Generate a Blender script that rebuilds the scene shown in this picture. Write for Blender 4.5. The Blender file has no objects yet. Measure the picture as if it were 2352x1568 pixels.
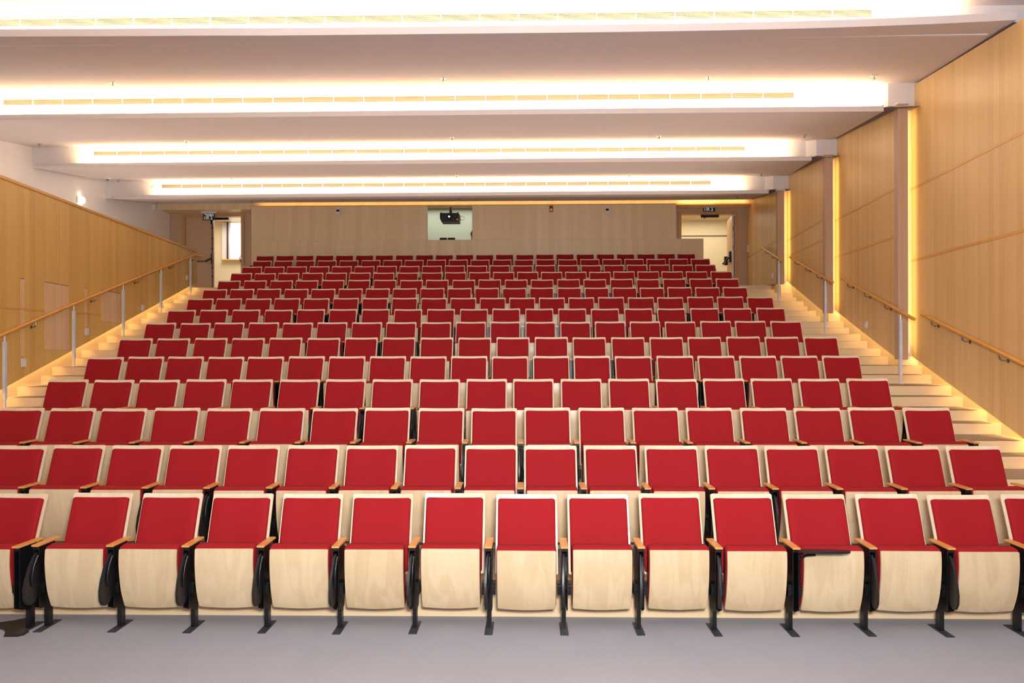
import bpy, math, random
from mathutils import Matrix, Vector
random.seed(7)
SC = bpy.context.scene
COL = SC.collection
PI = math.pi

# ------------------------------------------------------------------ materials
def srgb(r, g, b):
    f = lambda v: (v / 255 / 12.92) if v / 255 <= .04045 else ((v / 255 + .055) / 1.055) ** 2.4
    return (f(r), f(g), f(b), 1)

def new_mat(name):
    m = bpy.data.materials.new(name); m.use_nodes = True
    nt = m.node_tree
    return m, nt, nt.nodes, nt.links, nt.nodes['Principled BSDF']

def plain(name, col, rough=.5, metal=0, spec=.5, bump=0, bscale=200, var=0.0):
    m, nt, N, L, b = new_mat(name)
    b.inputs['Roughness'].default_value = rough
    b.inputs['Metallic'].default_value = metal
    b.inputs['Specular IOR Level'].default_value = spec
    tc = N.new('ShaderNodeTexCoord')
    nz = N.new('ShaderNodeTexNoise'); nz.inputs['Scale'].default_value = 6; nz.inputs['Detail'].default_value = 4
    L.new(tc.outputs['Object'], nz.inputs['Vector'])
    mx = N.new('ShaderNodeMix'); mx.data_type = 'RGBA'
    k = max(var, .03)
    mx.inputs[6].default_value = tuple(c * (1 - k) for c in col[:3]) + (1,)
    mx.inputs[7].default_value = tuple(min(1, c * (1 + k)) for c in col[:3]) + (1,)
    L.new(nz.outputs['Fac'], mx.inputs[0]); L.new(mx.outputs[2], b.inputs['Base Color'])
    if bump:
        n2 = N.new('ShaderNodeTexNoise'); n2.inputs['Scale'].default_value = bscale
        L.new(tc.outputs['Object'], n2.inputs['Vector'])
        bp = N.new('ShaderNodeBump'); bp.inputs['Strength'].default_value = bump; bp.inputs['Distance'].default_value = .002
        L.new(n2.outputs['Fac'], bp.inputs['Height']); L.new(bp.outputs['Normal'], b.inputs['Normal'])
    return m

def emit(name, col, s):
    m, nt, N, L, b = new_mat(name)
    b.inputs['Base Color'].default_value = col
    b.inputs['Emission Color'].default_value = col
    b.inputs['Emission Strength'].default_value = s
    return m

def veneer(name, axis, c1, c2, band=.13, rough=.38, grain=.5, lines=.35, spec=.5, vertical=True):
    """wood veneer: strips across `axis`, grain running up (or along the other axis)"""
    m, nt, N, L, b = new_mat(name)
    b.inputs['Roughness'].default_value = rough
    b.inputs['Specular IOR Level'].default_value = spec
    tc = N.new('ShaderNodeTexCoord'); sp = N.new('ShaderNodeSeparateXYZ')
    L.new(tc.outputs['Object'], sp.inputs[0])
    def math_(op, a, bb=None):
        n = N.new('ShaderNodeMath'); n.operation = op
        for i, v in enumerate((a, bb)):
            if v is None: continue
            if isinstance(v, (int, float)): n.inputs[i].default_value = v
            else: L.new(v, n.inputs[i])
        return n.outputs[0]
    u = sp.outputs[axis]
    q = math_('DIVIDE', u, band)
    fl = math_('FLOOR', q)
    wn = N.new('ShaderNodeTexWhiteNoise'); wn.noise_dimensions = '1D'; L.new(fl, wn.inputs['W'])
    # fine grain: stretched noise
    cmb = N.new('ShaderNodeCombineXYZ')
    L.new(math_('MULTIPLY', u, 55), cmb.inputs[0])
    L.new(math_('MULTIPLY', sp.outputs['Z'], 1.6) if vertical else math_('MULTIPLY', sp.outputs['X'], 1.6), cmb.inputs[1])
    L.new(math_('MULTIPLY', wn.outputs['Value'], 37), cmb.inputs[2])
    nz = N.new('ShaderNodeTexNoise'); nz.inputs['Scale'].default_value = 1; nz.inputs['Detail'].default_value = 5
    L.new(cmb.outputs[0], nz.inputs['Vector'])
    cm2 = N.new('ShaderNodeCombineXYZ')
    L.new(math_('MULTIPLY', u, 5), cm2.inputs[0])
    L.new(math_('MULTIPLY', sp.outputs['Z'], .35), cm2.inputs[1])
    nb = N.new('ShaderNodeTexNoise'); nb.inputs['Scale'].default_value = 1; nb.inputs['Detail'].default_value = 2
    L.new(cm2.outputs[0], nb.inputs['Vector'])
    f = math_('ADD', math_('MULTIPLY', wn.outputs['Value'], .45), math_('MULTIPLY', nz.outputs['Fac'], grain))
    f = math_('ADD', f, math_('MULTIPLY', nb.outputs['Fac'], .5))
    f = math_('SUBTRACT', f, .22 + grain * .5)
    mx = N.new('ShaderNodeMix'); mx.data_type = 'RGBA'; mx.clamp_factor = True
    mx.inputs[6].default_value = c1; mx.inputs[7].default_value = c2
    L.new(math_('ADD', f, .35), mx.inputs[0])
    # thin joint lines
    fr = math_('FRACT', q)
    ln = math_('LESS_THAN', fr, .03)
    n4 = math_('GREATER_THAN', wn.outputs['Value'], .6)
    ln = math_('MULTIPLY', math_('MULTIPLY', ln, n4), lines)
    mx2 = N.new('ShaderNodeMix'); mx2.data_type = 'RGBA'
    L.new(ln, mx2.inputs[0]); L.new(mx.outputs[2], mx2.inputs[6])
    mx2.inputs[7].default_value = tuple(c * .45 for c in c1[:3]) + (1,)
    L.new(mx2.outputs[2], b.inputs['Base Color'])
    return m

def plywood(name, c1, c2, rough=.33):
    """pale maple ply for the seats: figure differs from seat to seat"""
    m, nt, N, L, b = new_mat(name)
    b.inputs['Roughness'].default_value = rough
    tc = N.new('ShaderNodeTexCoord'); oi = N.new('ShaderNodeObjectInfo')
    mp = N.new('ShaderNodeMapping'); mp.inputs['Scale'].default_value = (9, 9, 1.3)
    ad = N.new('ShaderNodeVectorMath'); ad.operation = 'ADD'
    ml = N.new('ShaderNodeMath'); ml.operation = 'MULTIPLY'; ml.inputs[1].default_value = 43
    L.new(oi.outputs['Random'], ml.inputs[0])
    L.new(tc.outputs['Object'], mp.inputs['Vector']); L.new(mp.outputs[0], ad.inputs[0]); L.new(ml.outputs[0], ad.inputs[1])
    n1 = N.new('ShaderNodeTexNoise'); n1.inputs['Scale'].default_value = 1.0; n1.inputs['Detail'].default_value = 3; n1.inputs['Distortion'].default_value = .8
    L.new(ad.outputs[0], n1.inputs['Vector'])
    wv = N.new('ShaderNodeMath'); wv.operation = 'MULTIPLY'; wv.inputs[1].default_value = 26
    L.new(n1.outputs['Fac'], wv.inputs[0])
    sn = N.new('ShaderNodeMath'); sn.operation = 'SINE'; L.new(wv.outputs[0], sn.inputs[0])
    s2 = N.new('ShaderNodeMath'); s2.operation = 'MULTIPLY'; s2.inputs[1].default_value = .16
    L.new(sn.outputs[0], s2.inputs[0])
    a2 = N.new('ShaderNodeMath'); a2.operation = 'ADD'; L.new(s2.outputs[0], a2.inputs[0]); L.new(n1.outputs['Fac'], a2.inputs[1])
    rr = N.new('ShaderNodeMath'); rr.operation = 'MULTIPLY_ADD'; rr.inputs[1].default_value = .55; rr.inputs[2].default_value = -.28
    L.new(oi.outputs['Random'], rr.inputs[0])
    a3 = N.new('ShaderNodeMath'); a3.operation = 'ADD'; L.new(a2.outputs[0], a3.inputs[0]); L.new(rr.outputs[0], a3.inputs[1])
    mx = N.new('ShaderNodeMix'); mx.data_type = 'RGBA'; mx.clamp_factor = True
    mx.inputs[6].default_value = c1; mx.inputs[7].default_value = c2
    L.new(a3.outputs[0], mx.inputs[0]); L.new(mx.outputs[2], b.inputs['Base Color'])
    return m

def fabric(name, c):
    m, nt, N, L, b = new_mat(name)
    b.inputs['Roughness'].default_value = .8
    b.inputs['Specular IOR Level'].default_value = .17
    b.inputs['Sheen Weight'].default_value = .03
    b.inputs['Sheen Tint'].default_value = (1, .5, .5, 1)
    tc = N.new('ShaderNodeTexCoord')
    nz = N.new('ShaderNodeTexNoise'); nz.inputs['Scale'].default_value = 260; nz.inputs['Detail'].default_value = 2
    L.new(tc.outputs['Object'], nz.inputs['Vector'])
    mx = N.new('ShaderNodeMix'); mx.data_type = 'RGBA'
    mx.inputs[6].default_value = tuple(v * .8 for v in c[:3]) + (1,); mx.inputs[7].default_value = tuple(v * 1.18 for v in c[:3]) + (1,)
    L.new(nz.outputs['Fac'], mx.inputs[0]); L.new(mx.outputs[2], b.inputs['Base Color'])
    bp = N.new('ShaderNodeBump'); bp.inputs['Strength'].default_value = .25; bp.inputs['Distance'].default_value = .001
    L.new(nz.outputs['Fac'], bp.inputs['Height']); L.new(bp.outputs['Normal'], b.inputs['Normal'])
    return m

def carpet(name, c):
    m, nt, N, L, b = new_mat(name)
    b.inputs['Roughness'].default_value = 1; b.inputs['Specular IOR Level'].default_value = .1
    tc = N.new('ShaderNodeTexCoord')
    nz = N.new('ShaderNodeTexNoise'); nz.inputs['Scale'].default_value = 150; nz.inputs['Detail'].default_value = 2
    L.new(tc.outputs['Object'], nz.inputs['Vector'])
    n2 = N.new('ShaderNodeTexNoise'); n2.inputs['Scale'].default_value = 1.3; n2.inputs['Detail'].default_value = 3
    L.new(tc.outputs['Object'], n2.inputs['Vector'])
    wv = N.new('ShaderNodeTexWave'); wv.inputs['Scale'].default_value = 30; wv.inputs['Distortion'].default_value = .5
    L.new(tc.outputs['Object'], wv.inputs['Vector'])
    a = N.new('ShaderNodeMath'); a.operation = 'MULTIPLY_ADD'; a.inputs[1].default_value = .1
    L.new(wv.outputs['Fac'], a.inputs[0]); L.new(nz.outputs['Fac'], a.inputs[2])
    a2 = N.new('ShaderNodeMath'); a2.operation = 'MULTIPLY_ADD'; a2.inputs[1].default_value = .5
    L.new(n2.outputs['Fac'], a2.inputs[0]); L.new(a.outputs[0], a2.inputs[2])
    mx = N.new('ShaderNodeMix'); mx.data_type = 'RGBA'; mx.clamp_factor = True
    mx.inputs[6].default_value = tuple(v * .78 for v in c[:3]) + (1,); mx.inputs[7].default_value = tuple(v * 1.1 for v in c[:3]) + (1,)
    L.new(a2.outputs[0], mx.inputs[0]); L.new(mx.outputs[2], b.inputs['Base Color'])
    bp = N.new('ShaderNodeBump'); bp.inputs['Strength'].default_value = .4; bp.inputs['Distance'].default_value = .003
    L.new(a.outputs[0], bp.inputs['Height']); L.new(bp.outputs['Normal'], b.inputs['Normal'])
    return m

W1, W2 = srgb(214, 172, 112), srgb(243, 206, 144)
M = dict(
    wood_y=veneer('wall veneer along Y', 'Y', W1, W2, .12, .38, .65),
    wood_l=veneer('left wall veneer', 'Y', srgb(208, 164, 88), srgb(238, 198, 118), .14, .42, .6),
    wood_x=veneer('wall veneer along X', 'X', srgb(222, 188, 144), srgb(240, 212, 172), .16),
    wood_trim=plain('orange wood trim', srgb(228, 170, 92), .35, var=.08),
    maple=veneer('maple riser', 'Z', srgb(222, 190, 144), srgb(240, 214, 172), .4, .4, .6, 0, vertical=False),
    rail=plain('handrail wood', srgb(230, 162, 64), .3, var=.08),
    ply=plywood('seat maple ply', srgb(194, 168, 130), srgb(214, 192, 154)),
    plyb=plywood('flash-lit back maple ply', srgb(214, 190, 156), srgb(228, 208, 178), .28),  # lighter copy of the seat ply, flash highlight put into its colour
    arm=plain('armrest wood', srgb(214, 152, 84), .3, var=.1),
    red=fabric('red fabric', srgb(148, 22, 27)),
    black=plain('black painted steel', srgb(16, 16, 17), .32, 0, .5),
    tablet=plain('black tablet board', srgb(30, 26, 26), .4),
    foot=plain('scuffed dark plate', srgb(62, 66, 74), .45, .4, .5, var=.3),
    steel=plain('galvanised steel', srgb(222, 228, 238), .42, .25, var=.18),
    chrome=plain('bracket steel', srgb(170, 172, 176), .25, .9),
    lip=plain('cove lip paint', srgb(218, 208, 204), .85, spec=.2),
    fin=veneer('panel end grain', 'X', srgb(188, 152, 124), srgb(206, 172, 142), .05, .5, .4, 0),
    wallwhite=plain('white wall paint', srgb(250, 243, 241), .85, spec=.2, bump=.05),
    white=plain('white paint', srgb(232, 224, 222), .85, spec=.2, bump=.05),
    soffit=plain('ceiling paint', srgb(226, 214, 214), .9, spec=.1, bump=.05),
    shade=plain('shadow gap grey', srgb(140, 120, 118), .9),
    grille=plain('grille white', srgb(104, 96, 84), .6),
    plastic=plain('white plastic', srgb(226, 216, 210), .4),
    carpet=carpet('grey carpet', srgb(152, 152, 156)),
    tread=carpet('taupe tread carpet', srgb(176, 156, 132)),
    cream=plain('cream wall', srgb(236, 220, 186), .8, bump=.05),
    ctrl=plain('control room wall', srgb(206, 208, 190), .85),
    darkgrey=plain('dark grey plastic', srgb(38, 33, 36), .45),
    green=plain('sign green', srgb(8, 48, 36), .35),
    signwhite=emit('sign letters', srgb(215, 205, 215), .35),
    alarm=plain('alarm red', srgb(190, 22, 14), .35),
    lens=emit('projector lens', (1, 1, 1, 1), 9),
    lamp=emit('lamp glass', srgb(255, 244, 214), 1.6),
    led=emit('led strip', srgb(255, 208, 96), 3),
    pane=emit('daylight pane', srgb(240, 246, 248), .95),
    skin=plain('skin', srgb(170, 108, 80), .55),
    shirt=plain('red shirt', srgb(180, 24, 30), .9),
    redled=emit('red led', (1, .03, .03, 1), 4),
    glass=plain('sensor window', srgb(24, 24, 26), .1),
)

# ------------------------------------------------------------------ mesh building
class MB:
    def __init__(s): s.v = []; s.f = []; s.mi = []
    def add(s, vs, fs, mi=0):
        o = len(s.v); s.v += [tuple(p) for p in vs]
        s.f += [tuple(o + i for i in f) for f in fs]; s.mi += [mi] * len(fs)
        return s
    def box(s, x0, x1, y0, y1, z0, z1, mi=0, top=None, front=None):
        vs = [(x, y, z) for x in (x0, x1) for y in (y0, y1) for z in (z0, z1)]
        fs = [(0, 1, 3, 2), (4, 6, 7, 5), (0, 4, 5, 1), (2, 3, 7, 6), (0, 2, 6, 4), (1, 5, 7, 3)]
        s.add(vs, fs, mi)
        if top is not None: s.mi[-1] = top
        if front is not None: s.mi[-4] = front
        return s
    def prism(s, poly, ax, a0, a1, mi=0):
        """polygon in the two other axes, extruded along ax (0,1,2)"""
        def P(p, a):
            q = list(p); q.insert(ax, a); return q
        n = len(poly)
        vs = [P(p, a0) for p in poly] + [P(p, a1) for p in poly]
        fs = [tuple(range(n)), tuple(range(2 * n - 1, n - 1, -1))]
        fs += [(i, i + n, (i + 1) % n + n, (i + 1) % n) for i in range(n)]
        return s.add(vs, fs, mi)
    def hexa(s, a, b, mi=0):
        """two quads a (4 pts) and b (4 pts) joined into a solid"""
        return s.add(list(a) + list(b), [(3, 2, 1, 0), (4, 5, 6, 7), (0, 1, 5, 4), (1, 2, 6, 5), (2, 3, 7, 6), (3, 0, 4, 7)], mi)
    def tube(s, pts, r, n=8, mi=0, caps=True, flat=1.0):
        pts = [Vector(p) for p in pts]; rings = []
        for i, p in enumerate(pts):
            d = (pts[min(i + 1, len(pts) - 1)] - pts[max(i - 1, 0)]).normalized()
            up = Vector((0, 0, 1)) if abs(d.z) < .95 else Vector((1, 0, 0))
            a = d.cross(up).normalized(); b = a.cross(d)
            rr = r[i] if isinstance(r, (list, tuple)) else r
            rings.append([p + a * math.cos(t) * rr + b * math.sin(t) * rr * flat for t in [2 * PI * k / n for k in range(n)]])
        vs = [v for R in rings for v in R]; fs = []
        for i in range(len(rings) - 1):
            for k in range(n):
                fs.append((i * n + k, i * n + (k + 1) % n, (i + 1) * n + (k + 1) % n, (i + 1) * n + k))
        if caps:
            fs.append(tuple(range(n - 1, -1, -1))); fs.append(tuple((len(rings) - 1) * n + k for k in range(n)))
        return s.add(vs, fs, mi)
    def disc(s, c, r, h, ax=2, n=20, mi=0, r2=None):
        r2 = r if r2 is None else r2
        def P(t, rr, a):
            q = [c[i] for i in range(3)]; o = [i for i in range(3) if i != ax]
            q[o[0]] += math.cos(t) * rr; q[o[1]] += math.sin(t) * rr; q[ax] += a; return q
        vs = [P(2 * PI * k / n, r, 0) for k in range(n)] + [P(2 * PI * k / n, r2, h) for k in range(n)]
        fs = [tuple(range(n - 1, -1, -1)), tuple(range(n, 2 * n))] + [(k, (k + 1) % n, (k + 1) % n + n, k + n) for k in range(n)]
        return s.add(vs, fs, mi)
    def slab(s, prof, hw, layers, r0=.02, r1=.02, bulge=0, cx=0, nt=10, nx=6, mi=0, taper=0):
        """curved panel. prof(t)->(y,z,ny,nz) for t in 0..1; length L along the profile; half width hw;
        layers = [(inset, offset along normal)] from back to front; r0/r1 corner radii at t=0 / t=1"""
        Ls = [0]; P0 = prof(0)
        for k in range(1, 41):
            p = prof(k / 40); Ls.append(Ls[-1] + math.hypot(p[0] - P0[0], p[1] - P0[1])); P0 = p
        L = Ls[-1]
        rows0 = [r0 * (1 - math.cos(a * PI / 8)) for a in range(0, 5)] if r0 else [0]
        rows1 = [L - r1 * (1 - math.cos(a * PI / 8)) for a in range(4, -1, -1)] if r1 else [L]
        mid = [rows0[-1] + (rows1[0] - rows0[-1]) * k / nt for k in range(1, nt)]
        S = rows0 + mid + rows1
        grids = []
        for ins, off in layers:
            g = []
            for q in S:
                w = hw - taper * (1 - q / L)
                if r0 and q < r0: w -= r0 - math.sqrt(max(0, r0 * r0 - (r0 - q) ** 2))
                if r1 and q > L - r1: w -= r1 - math.sqrt(max(0, r1 * r1 - (r1 - (L - q)) ** 2))
                w -= ins
                qq = ins + q / L * (L - 2 * ins)
                row = []
                for j in range(nx + 1):
                    u = -1 + 2 * j / nx
                    t = (qq + bulge * (1 - u * u) * (q / L)) / L
                    y, z, ny, nz = prof(t)
                    o = off - cx * u * u
                    row.append((u * w, y + ny * o, z + nz * o))
                g.append(row)
            grids.append(g)
        nr, nc = len(S), nx + 1
        ring = [(i, 0) for i in range(nr)] + [(nr - 1, j) for j in range(1, nc)] + [(i, nc - 1) for i in range(nr - 2, -1, -1)] + [(0, j) for j in range(nc - 2, 0, -1)]
        vs = []; fs = []
        for g in grids:
            for row in g: vs += row
        step = nr * nc
        ix = lambda l, i, j: l * step + i * nc + j
        for i in range(nr - 1):
            for j in range(nc - 1):
                fs.append((ix(0, i, j), ix(0, i, j + 1), ix(0, i + 1, j + 1), ix(0, i + 1, j)))
                l = len(grids) - 1
                fs.append((ix(l, i, j), ix(l, i + 1, j), ix(l, i + 1, j + 1), ix(l, i, j + 1)))
        for l in range(len(grids) - 1):
            for k in range(len(ring)):
                a = ring[k]; b = ring[(k + 1) % len(ring)]
                fs.append((ix(l, *a), ix(l, *b), ix(l + 1, *b), ix(l + 1, *a)))
        return s.add(vs, fs, mi)
    def build(s, name, mats, parent=None, smooth=None, bevel=0, loc=(0, 0, 0)):
        me = bpy.data.meshes.new(name)
        me.from_pydata(s.v, [], s.f)
        if not isinstance(mats, (list, tuple)): mats = [mats]
        for m in mats: me.materials.append(m)
        if any(s.mi): me.polygons.foreach_set('material_index', s.mi)
        import bmesh
        bm = bmesh.new(); bm.from_mesh(me)
        bmesh.ops.remove_doubles(bm, verts=bm.verts, dist=1e-6)
        bmesh.ops.recalc_face_normals(bm, faces=bm.faces)
        if bevel:
            es = [e for e in bm.edges if len(e.link_faces) == 2 and e.calc_face_angle(0) > .6]
            bmesh.ops.bevel(bm, geom=es, offset=bevel, segments=2, affect='EDGES', clamp_overlap=True)
        bm.to_mesh(me); bm.free()
        if smooth:
            me.polygons.foreach_set('use_smooth', [True] * len(me.polygons))
            me.set_sharp_from_angle(angle=math.radians(smooth))
        me.update()
        o = bpy.data.objects.new(name, me); COL.objects.link(o)
        o.location = loc
        if parent: o.parent = parent
        return o

def tag(o, label=None, cat=None, group=None, kind=None):
    if label: o['label'] = label
    if cat: o['category'] = cat
    if group: o['group'] = group
    if kind: o['kind'] = kind
    return o

def empty(name, loc=(0, 0, 0), rz=0):
    o = bpy.data.objects.new(name, None); COL.objects.link(o)
    o.location = loc; o.rotation_euler = (0, 0, rz); o.empty_display_size = .1
    return o

def struct(name):
    return tag(empty(name), kind='structure')

def dup(o, parent=None):
    c = o.copy(); COL.objects.link(c)
    if parent: c.parent = parent
    return c

# ------------------------------------------------------------------ measured frame of the hall
R_, D_ = .2602, .9321           # rise and depth of one seating tier
EU, SH = 4.2017, .316           # front of the aisle steps, depth of the half step
SU = lambda n: EU + n * D_
TIER = lambda n: 5.43 + (n - 1) * D_    # riser of tier n (n>=1 carries row n+1)
KR, BAY = .128, [4.667, 4.392, 4.131, 3.847]        # right wall bays: x = BAY + KR*y
BAYY = [7.0, 10.75, 13.58, 16.3, 20.0]
plinth_r = lambda y: BAY[0 if y < 10.95 else 1 if y < 13.75 else 2 if y < 16.55 else 3] + KR * y
KL, XL = -.1457, -5.821
plinth_l = lambda y: XL + KL * y
TOPZ = 14 * R_

FIRST = {1: -3.335, 2: -4.072, 3: -4.746, 4: -5.416, 5: -5.534, 6: -5.651, 7: -5.772, 8: -5.906, 9: -6.021, 10: -6.165, 11: -6.272, 12: -6.402, 13: -6.527, 14: -6.638, 15: -6.904}
LAST = {1: 3.895, 2: 3.987, 3: 4.101, 4: 3.957, 5: 4.069, 6: 4.199, 7: 4.056, 8: 4.148, 9: 4.283, 10: 4.110, 11: 4.225, 12: 4.356, 13: 4.252, 14: 4.370, 15: 4.232}
COUNT = {1: 14, 2: 16, 3: 17, 4: 18, 5: 19, 6: 19, 7: 19, 8: 19, 9: 20, 10: 20, 11: 20, 12: 21, 13: 21, 14: 21, 15: 22}
INL = lambda row: min(-5.35, FIRST[row] - .36) if row > 3 else -5.65
INR = 4.70

# ------------------------------------------------------------------ floors and tiers
b = MB(); b.box(-12, 12, -7, 5.6, -.2, 0); b.box(-12, -5.6, 5.6, 20, -.2, -.0); b.build('floor', M['carpet'])['kind'] = 'structure'
for n in range(1, 15):
    y1 = TIER(n + 1) + .02 if n < 14 else 19.0
    b = MB(); b.box(INL(n + 1), INR, TIER(n), y1, (n - 1) * R_ - .05, n * R_, 0, top=1)
    o = b.build('floor_tier', [M['maple'], M['tread']]); o['kind'] = 'structure'
# landing behind the rows
b = MB(); b.box(-9.0, 6.6, 19.0, 24.5, TOPZ - .3, TOPZ, 0)
o = b.build('floor_landing', [M['tread']]); o['kind'] = 'structure'

def stairs(name, side):
    root = struct(name)
    for n in range(1, 15):
        for half in (1, 0):
            z = (n - .5 * half) * R_
            y0 = SU(n) - SH * half
            y1 = (SU(n) + .02) if half else (SU(n + 1) - SH + .02 if n < 14 else 19.0)
            if side > 0: xi = INR; xa, xb = plinth_r(y0 + .02) , plinth_r(y1 - .03)
            else: xi = INL(n + 1); xa, xb = plinth_l(y0), plinth_l(y1)
            if side > 0 and abs(xb - xa) > .15: xb = xa + KR * (y1 - y0)
            e = .012 * side
            m = MB()
            A = [(xi, y0, 0), (xa, y0, 0), (xb, y1, 0), (xi, y1, 0)]
            zt, zb = z, z - R_ * .5 - .06
            m.hexa([(p[0], p[1], zb) for p in A], [(p[0], p[1], zt) for p in A])
            # carpet inlay on the tread leaves a wooden border by the wall
            br = -.09 * side
            B = [(xi, y0 + .03, 0), (xa + br, y0 + .03, 0), (xb + br, y1, 0), (xi, y1, 0)]
            m.add([(p[0], p[1], zt + .003) for p in B], [(0, 1, 2, 3)], 1)
            m.build('step', [M['maple'], M['tread']], root)
    return root
stairs('staircase', 1); stairs('staircase', -1)

# ------------------------------------------------------------------ right wall
PZ = lambda y: 1.066 + .3035 * (y - 7.9)         # lower edge of the wall panels (parallel to the stairs)
TZ = [None, 5.60, 5.775, 5.79, 5.71]
wall_r = struct('wall_right')
near = [5.0, 10.70, 13.50, 16.17]; far = [10.86, 13.72, 16.45, 20.6]
ztop = [lambda y: 6.117 + .118 * (y - 10.86), lambda y: 6.169 + .129 * (y - 13.73), lambda y: 6.118 + .111 * (y - 16.46), lambda y: 6.25 + 0 * y]
for k in range(4):
    xf = lambda y: BAY[k] - .10 + KR * y
    y0, y1 = near[k], far[k]
    lo0, lo1 = PZ(y0), min(PZ(y1), TOPZ + .0) if k == 3 else PZ(y1)
    m = MB()
    if k < 3:
        m.add([(xf(y0), y0, lo0), (xf(y1), y1, lo1), (xf(y1), y1, ztop[k](y1)), (xf(y0), y0, ztop[k](y0) + (.05 if k else 0))], [(0, 1, 2, 3)])
    else:
        yk = 16.75
        m.add([(xf(y0), y0, lo0), (xf(yk), yk, TOPZ - .02), (xf(y1), y1, TOPZ - .02), (xf(y1), y1, 6.25), (xf(18.6), 18.6, 6.1), (xf(y0), y0, 5.74)], [(0, 1, 2, 3, 4, 5)])
    m.build('panel', M['wood_y'], wall_r)
    # lipped end grain of the panel, facing the stage
    if k:
        m = MB(); x = xf(y0); zt = (5.79, 5.80, 5.72)[k - 1]
        m.box(x, x + .15, y0 - .012, y0 + .10, lo0, zt)
        m.build('panel_end', M['fin'], wall_r)
        m = MB(); m.box(x - .004, x + .018, y0 - .02, y0, lo0, zt); m.build('edge_strip', M['fin'], wall_r)
        m = MB(); m.box(x - .012, x + .165, y0 - .03, y0 + .12, zt, zt + .03); m.build('cap_plate', M['white'], wall_r)
        # cream backing of the lit recess
        xp = BAY[k - 1] - .1 + KR * far[k - 1]
        m = MB(); m.box(x + .15, xp + .2, far[k - 1] + .0, far[k - 1] + .02, lo0 - .3, 6.2); m.build('recess_back', M['cream'], wall_r)
    # horizontal inlays
    zs = [(4.50, 4.535, 3.40, 3.434), (4.528, 4.582, 3.80, 3.857), (4.583, 4.615, 4.20, 4.245), (4.598, 4.685, None, None)][k]
    for za, zb in ((zs[0], zs[1]), (zs[2], zs[3])):
        if za is None: continue
        m = MB(); e = .006; ya = max(y0, 7.9); sl = (zb - za) / (y1 - ya); z0 = za + sl * (y0 - ya)
        y0_ = y0 + .005; x0, x1 = xf(y0_) - e, xf(y1) - e
        m.hexa([(x0, y0_, z0 - .018), (x1, y1, zb - .018), (x1, y1, zb + .018), (x0, y0_, z0 + .018)],
               [(x0 + e * 2, y0_, z0 - .018), (x1 + e * 2, y1, zb - .018), (x1 + e * 2, y1, zb + .018), (x0 + e * 2, y0_, z0 + .018)])
        m.build('inlay_strip', M['wood_trim'], wall_r)
    # plinth behind the lit gap
    m = MB(); xp = lambda y: BAY[k] + KR * y
    yb0, yb1 = (5.0 if k == 0 else near[k] + .12), far[k] + .25
    m.add([(xp(yb0), yb0, -.2), (xp(yb1), yb1, -.2), (xp(yb1), yb1, min(PZ(yb1), TOPZ) + .28), (xp(yb0), yb0, PZ(yb0) + .28)], [(0, 1, 2, 3)])
    m.build('plinth', M['maple'], wall_r)
    # led strip tucked under the panel edge
    ys, ye = yb0 + .05, min(far[k] - .02, 16.7)
    if ye > ys:
        m = MB()
        m.hexa([(xp(ys) - .06, ys, PZ(ys) + .045), (xp(ye) - .06, ye, PZ(ye) + .045), (xp(ye) - .03, ye, PZ(ye) + .045), (xp(ys) - .03, ys, PZ(ys) + .045)],
               [(xp(ys) - .06, ys, PZ(ys) + .055), (xp(ye) - .06, ye, PZ(ye) + .055), (xp(ye) - .03, ye, PZ(ye) + .055), (xp(ys) - .03, ys, PZ(ys) + .055)])
        m.build('light_strip', M['led'], wall_r)
    if k:
        m = MB(); x = xf(y0); m.box(x + .105, x + .145, y0 + .115, y0 + .125, lo0 + .1, 5.7); m.build('light_strip', M['led'], wall_r)
m = MB(); m.box(7.2, 7.3, -7, 24.5, -.2, 7); m.build('outer_face', M['white'], wall_r)

# ------------------------------------------------------------------ left wall
wall_l = struct('wall_left')
xl = lambda y: -5.721 + KL * y
PZL = lambda y: 1.548 + .2755 * (y - 9.24)
ZTL = lambda y: 4.426 + .0158 * (y - 9.25)
ya, yb = 3.5, 17.36
m = MB()
m.hexa([(xl(ya), ya, PZL(ya)), (xl(yb), yb, PZL(yb)), (xl(yb), yb, ZTL(yb)), (xl(ya), ya, ZTL(ya))],
       [(xl(ya) - .03, ya, PZL(ya)), (xl(yb) - .03, yb, PZL(yb)), (xl(yb) - .03, yb, ZTL(yb)), (xl(ya) - .03, ya, ZTL(ya))])
m.build('panel', M['wood_l'], wall_l)
m = MB()
def strip_l(m, y0, y1, z0a, z0b, z1a, z1b, e0=-.006, e1=.012):
    m.hexa([(xl(y0) + e1, y0, z0a), (xl(y1) + e1, y1, z0b), (xl(y1) + e1, y1, z1b), (xl(y0) + e1, y0, z1a)],
           [(xl(y0) + e0, y0, z0a), (xl(y1) + e0, y1, z0b), (xl(y1) + e0, y1, z1b), (xl(y0) + e0, y0, z1a)])
strip_l(m, ya, yb, ZTL(ya) - .02, ZTL(yb) - .02, ZTL(ya) + .02, ZTL(yb) + .02, -.1, .015)
m.build('top_cap', M['wood_trim'], wall_l)
m = MB(); strip_l(m, ya, 10.33, 2.562, 2.667, 2.592, 2.697, e1=.006); m.build('inlay_strip', M['wood_trim'], wall_l)
m = MB(); strip_l(m, 11.07, 12.17, 2.680, 2.697, 2.710, 2.727, e1=.006); m.build('inlay_strip', M['wood_trim'], wall_l)
pale = veneer('pale veneer inset', 'Y', srgb(224, 184, 138), srgb(244, 210, 166), .05, .4, .5, .5)
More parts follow.
